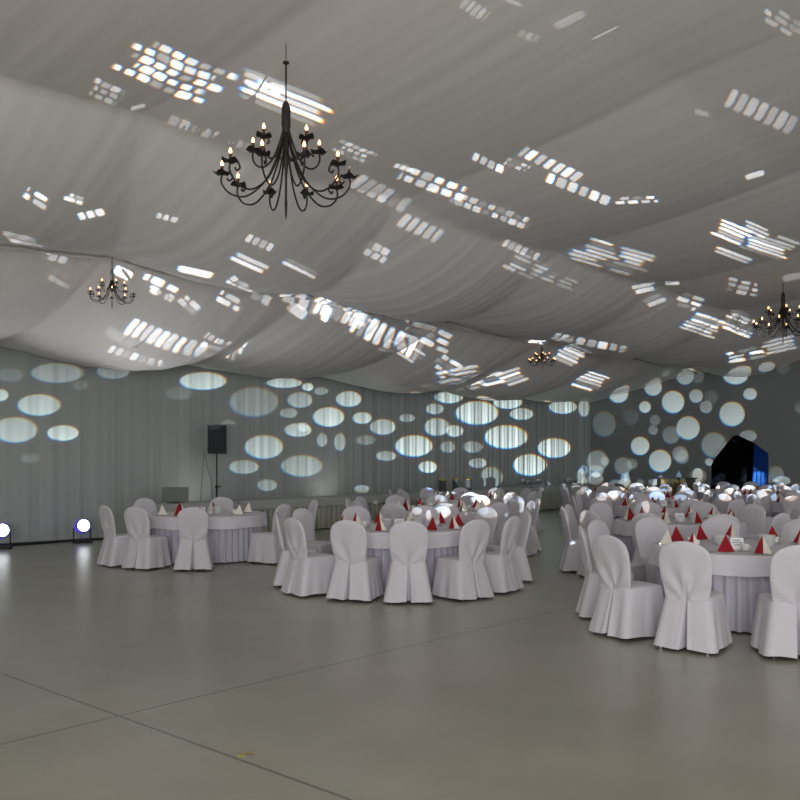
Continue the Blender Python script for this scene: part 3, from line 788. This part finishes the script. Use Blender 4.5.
CHAIRS = [(457,498,10,9,1.3),(470,497,6,6,.8),(442,512,9,6,1.2),(419,504,7,4,.6),(417,511,5,4,.8),(489,512,9,6,.8),(506,498,8,7,.9),(511,505,6,6,.5),(521,512,4,13,.9),(362,489,9,4,.7),
 (581,489,7,9,.7),(595,479,8,6,.8),(611,496,7,5,.8),(617,507,4,9,.5),(637,486,9,7,.8),(658,496,9,5,1.3),(650,487,8,5,.6),(605,492,6,5,.6),(716,484,5,8,1),(755,481,9,5,.9),(738,493,4,8,.8),
 (747,497,4,8,.7),(765,493,7,9,.5),(782,481,8,5,.9),(795,487,6,5,.7),(727,489,4,6,.6),(690,487,5,5,.6),(672,482,6,5,.5),(703,493,5,4,.5),(573,545,3,4,1.2),(584,470,5,5,.6),(625,482,6,4,.7)]
# ceiling patches: centre, half axis a, half axis b, cells along a, cells along b, brightness
CEIL = [(175,72,62,25,-16,19,8,5,1.7),(287,100,54,22,-5,16,1,5,1.3),(262,84,28,11,-3,6,2,2,1.0),(108,93,20,9,-6,9,4,3,.45),(138,107,8,-2,1,2,1,1,.7),(355,152,22,9,-6,6,6,3,.4),
 (36,198,18,11,-4,6,2,2,.9),(76,199,12,4,-2,4,2,2,.8),(92,214,14,-3,2,4,3,1,.8),(168,218,12,3,-1,3,3,1,.5),(210,134,46,17,-3,5,8,1,.22),
 (474,9,14,9,-5,6,5,1,.18),(513,2,9,3,2,3,1,1,.2),(528,36,11,4,-3,4,3,1,.15),(570,20,16,-8,3,4,1,1,.2),(605,33,14,-7,0,1,1,1,.3),(784,22,24,14,-5,9,3,3,.25),(762,112,38,17,-6,10,7,1,.28),
 (702,113,8,2,0,3,1,1,.12),(755,175,10,-3,1,3,1,1,.7),(488,163,17,8,-2,4,4,1,.9),(517,165,15,6,-3,4,4,2,.5),(552,165,33,16,-5,5,7,1,.85),(580,190,36,14,-3,5,6,1,1),(636,200,26,-1,1,4,4,2,.8),
 (430,182,40,14,-6,8,6,2,.85),(495,212,50,18,-4,6,10,2,.7),(404,168,10,3,-2,2,3,1,.8),(380,193,28,14,-7,7,6,1,.3),(420,228,22,10,-6,7,5,1,.3),(612,257,46,13,-9,13,2,7,.5),(525,265,23,10,-8,9,2,5,.3),(562,281,20,8,-5,5,2,3,.22),
 (522,250,20,9,-3,4,6,1,.4),(643,288,13,-3,2,5,1,2,.9),(655,300,12,-4,3,5,1,2,.7),(690,302,14,5,-5,7,2,3,.75),(672,283,8,0,0,2,1,1,.7),(733,233,20,8,-7,8,1,5,1.05),(768,247,30,10,-8,8,1,6,.85),(735,256,24,9,-3,3,1,2,.8),
 (757,230,16,7,-3,5,1,3,.7),(787,242,14,5,-3,4,1,2,.5),(703,325,22,7,-8,9,1,6,.8),(740,323,20,8,-6,10,1,6,.95),(792,277,10,-2,1,4,1,1,1.1),(743,355,24,-4,5,6,2,3,.7),(780,345,20,-4,5,7,1,4,.5),(742,287,20,4,-2,8,3,3,.45),
 (590,381,15,5,-9,8,1,6,.85),(570,355,14,6,-7,8,1,5,.7),(483,377,24,-6,8,9,2,5,.9),(512,377,16,-5,6,7,1,4,.8),(448,366,14,8,-6,7,2,3,.7),(430,335,24,13,-7,9,3,3,.85),(408,352,14,9,-6,6,1,4,.6),(585,342,42,8,-2,4,8,1,.6),(537,341,6,1,0,3,1,1,.9),
 (20,240,20,5,-1,6,1,2,.55),(56,258,15,4,-2,4,3,1,.4),(60,278,12,8,-5,7,1,2,.22),(123,273,9,5,-3,5,1,1,1.1),(194,272,18,4,-2,4,1,1,1.1),(160,288,22,11,-5,8,3,2,1),(190,305,10,9,-5,4,2,2,.9),(165,340,42,17,-7,9,10,1,.85),
 (132,356,27,9,-3,4,7,1,.7),(213,344,14,8,-6,7,4,2,.7),(120,338,15,8,-3,5,1,1,.4),(310,305,22,12,-3,8,4,1,1.1),(340,313,26,10,-5,9,7,1,.95),(386,337,36,19,-7,12,8,1,.95),(298,311,8,6,-4,5,1,1,1),(260,297,10,5,-3,5,2,1,.4),
 (250,263,25,11,-3,5,1,2,.65),(300,268,23,11,-2,4,1,2,.65),(260,243,14,6,-3,4,4,1,.6),(377,252,16,8,-5,7,4,2,.45),(360,320,20,8,-3,5,3,2,.6),(228,300,16,9,-4,6,2,2,.5),(465,385,20,-4,5,4,3,1,.6),(240,285,12,7,-3,4,2,2,.6)]
proj_defs = {'wall': Vector((-4.0, 5.0, 1.5)), 'hall': Vector((1.5, -3.0, 1.75)), 'roof': Vector((2.2, -2.0, 1.2))}
shapes = {k: [] for k in proj_defs}
def add_shape(key, px, py, ax, ay, bx, by, n, m_, br, rect, own=None):
    c, nor = hit(px, py)
    if c is None: return
    L0 = proj_defs[key]
    if own:      # on a chair: flat disc facing the viewer at that depth
        dd = (c - Vector((0, 0, EYE))).dot(Vector((FX, FY, 0)))/FPX
        a = c + Vector((RX, RY, 0))*ax*dd; b_ = c + Vector((0, 0, 1))*by*dd
    else:
        def axis(dx, dy):
            p1, _ = hit(px+dx, py+dy); p2, _ = hit(px-dx, py-dy)
            e1 = (p1-c) if p1 else None; e2 = (c-p2) if p2 else None
            es = [e for e in (e1, e2) if e is not None]
            es.sort(key=lambda e: e.length)
            # keep to the tangent plane of the surface that was hit
            pl = []
            for sx, s in ((dx, 1),):
                dv = Vector(((px+dx-HX)/FPX*RX+FX, (px+dx-HX)/FPX*RY+FY, (HY-py-dy)/FPX))
                o_ = Vector((0, 0, EYE)); den = dv.dot(NN)
                t_ = (c-o_).dot(NN)/den if abs(den) > 1e-4 else None
                if t_ and t_ > 0: pl.append(o_+dv*t_-c)
            if rect: return es[0] if es else None
            return pl[0] if pl else (es[0] if es else None)
        if rect: NN = nor
        else: NN = nor if rect else Vector((0, 1, 0)) if key == 'wall' else Vector((1, 0, 0))
        ea, eb = axis(ax, ay), axis(bx, by)
        if ea is None or eb is None: return
        a, b_ = c+ea, c+eb
    dist = (c-L0).length; cosi = max(.22, abs(nor.dot((L0-c).normalized()))) if rect else max(.3, abs((Vector((0,1,0)) if key == 'wall' else Vector((1,0,0))).dot((L0-c).normalized())))
    if own: cosi = .75
    shapes[key].append((c, a, b_, n, m_, br*dist*dist/cosi, rect))
for px, py, rx, ry, br in WALL: add_shape('wall', px, py, rx, 0, 0, ry, 1, 1, br*1.1, False)
for px, py, rx, ry, br in FAR: add_shape('hall', px, py, rx, 0, 0, ry, 1, 1, 1.25*br**1.4, False)
rs = random.Random(21)
CHAIRS += [(rs.uniform(575, 798), rs.uniform(474, 499), rs.uniform(2.5, 6), rs.uniform(2.5, 8), rs.uniform(.5, 1.4)) for _ in range(46)]
CHAIRS += [(rs.uniform(405, 530), rs.uniform(488, 516), rs.uniform(2.5, 5), rs.uniform(2.5, 6), rs.uniform(.4, 1.0)) for _ in range(12)]
for px, py, rx, ry, br in CHAIRS: add_shape('hall', px, py, rx, 0, 0, ry, 1, 1, br*.7, False, True)
for px, py, ax, ay, bx, by, n, m_, br in CEIL: add_shape('wall' if py > HY - 225*(1183-px)/1183 - 4 and px < 560 else 'roof', px, py, ax, ay, bx, by, n, m_, br, True)
RES = 2048
K_GOBO = 1.0
for key, L0 in proj_defs.items():
    pts = [s[0] for s in shapes[key]]
    dirs = [(p-L0).normalized() for p in pts]
    aim = sum(dirs, Vector()).normalized()
    q = aim.to_track_quat('-Z', 'Y'); qi = q.inverted()
    def slide(p):
        l = qi @ (p-L0); return np.array((l.x/-l.z, l.y/-l.z))
    ext = 0
    for s in shapes[key]:
        for p in s[:3]: ext = max(ext, np.abs(slide(p)).max())
    ext = min(ext*1.06 + .02, 3.0)
    img = np.zeros((RES, RES, 3), np.float32)
    ppu = RES/(2*ext)
    for si, (c, a, b_, n, m_, br, rect) in enumerate(shapes[key]):
        C0 = slide(c); A = slide(a)-C0; B = slide(b_)-C0
        rad = np.abs(A)+np.abs(B)
        if not rect: rad = rad*1.1
        x0, y0 = ((C0-rad*1.25+ext)*ppu).astype(int); x1, y1 = ((C0+rad*1.25+ext)*ppu).astype(int)+2
        x0, y0 = max(0, x0), max(0, y0); x1, y1 = min(RES, x1), min(RES, y1)
        if x1 <= x0 or y1 <= y0: continue
        gx, gy = np.meshgrid((np.arange(x0, x1)+.5)/ppu-ext, (np.arange(y0, y1)+.5)/ppu-ext)
        det = A[0]*B[1]-A[1]*B[0]
        if abs(det) < 1e-9: continue
        rg = np.random.RandomState(si*7+len(key))
        fringe = rg.choice([-1, 1]) if rect else 1
        cell = .35+.9*rg.rand(max(n, 1), max(m_, 1))
        offs = (rg.rand(max(m_, 1))-.5)*.7*(n > 1); siz = .82+.36*rg.rand(max(n, 1), max(m_, 1)); ww = rg.rand(4)*6.28; trim0 = rg.rand(max(m_, 1))*.38*(m_ > 1); trim1 = rg.rand(max(m_, 1))*.38*(m_ > 1); cell = np.where(rg.rand(*cell.shape) < .12, .15, cell)
        for ch, sh in enumerate((1, 0, -1)):
            sx, sy = (A*.030*fringe - B*.055*fringe)*sh if not rect else (A*.035*fringe/max(1, n**.5) + B*.02)*sh
            dx, dy = gx-C0[0]-sx, gy-C0[1]-sy
            s = (dx*B[1]-dy*B[0])/det; t = (A[0]*dy-A[1]*dx)/det
            if not rect:
                rr2 = np.sqrt(s*s+t*t); v = np.clip((1.03-rr2)/.13, 0, 1); v = v*v*(3-2*v)
                v = v*(.72+.38*(t+.3*s)*.5+.1)
            else:
                wv = 1.0 if (n > 2 and m_ > 2) else .3; s2 = s + wv*.03*np.sin(t*2.6+ww[0]) + wv*.02*np.sin(t*7+ww[1]); t2 = t + wv*.06*np.sin(s*2.3+ww[2]) + wv*.025*np.sin(s*6.5+ww[3])
                fb = (t2+1)*.5*m_; ib = np.clip(np.floor(fb).astype(int), 0, m_-1)
                fa = (s2+1)*.5*n + offs[ib]; ia = np.clip(np.floor(fa).astype(int), 0, n-1)
                ea = np.abs(fa-ia-.5)*2; eb = np.abs(fb-ib-.5)*2
                la = (.78 if n > 2 else .86)*siz[ia, ib] if n > 1 else .95
                lb_ = (.74 if m_ > 2 else .82)*siz[ia, ib] if m_ > 1 else .9
                q4 = ((ea/la)**5 + (eb/lb_)**5)**.2
                v = np.clip((1.08-q4)/.24, 0, 1); v = v*v*(3-2*v)*cell[ia, ib]
                lo1 = -1 + trim0[ib]; hi1 = 1 - trim1[ib]
                env = np.clip((s-lo1)/.10, 0, 1)*np.clip((hi1-s)/.10, 0, 1)*np.clip((1.12-np.abs(t))/.18, 0, 1)
                v = v*env
            img[y0:y1, x0:x1, ch] += (v*br*((1.0, 1.02, 1.06) if rect else ((.90, 1.02, 1.03), (.62, .9, 1.25), (1.0, .98, .9))[0 if si < len(WALL) else si % 3])[ch]).astype(np.float32)
    norm = float(np.median([s[5] for s in shapes[key]]))
    im = bpy.data.images.new('slide_' + key, RES, RES, alpha=False, float_buffer=True)
    im.colorspace_settings.name = 'Non-Color'
    buf = np.ones((RES, RES, 4), np.float32); buf[..., :3] = img/norm
    im.pixels.foreach_set(buf.ravel()); im.update(); im.pack()
    l = bpy.data.lights.new('pattern_projector', 'SPOT'); l.spot_size = min(2*math.atan(ext*1.42), math.radians(170)); l.spot_blend = 0
    l.shadow_soft_size = .006
    # energy chosen so a shape of brightness 1 adds about 1.6 of irradiance / pi
    l.energy = norm*4*PI*PI*1.25*K_GOBO
    l.use_nodes = True; nt = l.node_tree; em = nt.nodes['Emission']
    tcn = nt.nodes.new('ShaderNodeTexCoord'); sp = nt.nodes.new('ShaderNodeSeparateXYZ'); nt.links.new(tcn.outputs['Normal'], sp.inputs[0])
    cb = nt.nodes.new('ShaderNodeCombineXYZ')
    for i in (0, 1):
        dvn = nt.nodes.new('ShaderNodeMath'); dvn.operation = 'DIVIDE'; nt.links.new(sp.outputs[i], dvn.inputs[0]); nt.links.new(sp.outputs[2], dvn.inputs[1])
        ma = nt.nodes.new('ShaderNodeMath'); ma.operation = 'MULTIPLY_ADD'; nt.links.new(dvn.outputs[0], ma.inputs[0]); ma.inputs[1].default_value = -1/(2*ext); ma.inputs[2].default_value = .5
        nt.links.new(ma.outputs[0], cb.inputs[i])
    ti = nt.nodes.new('ShaderNodeTexImage'); ti.image = im; ti.extension = 'CLIP'; nt.links.new(cb.outputs[0], ti.inputs['Vector'])
    nt.links.new(ti.outputs['Color'], em.inputs['Color'])
    o = bpy.data.objects.new('pattern_projector', l); COL.objects.link(o); o.location = L0; o.rotation_euler = q.to_euler()
    print(key, 'ext', ext, 'norm', norm, len(shapes[key]))
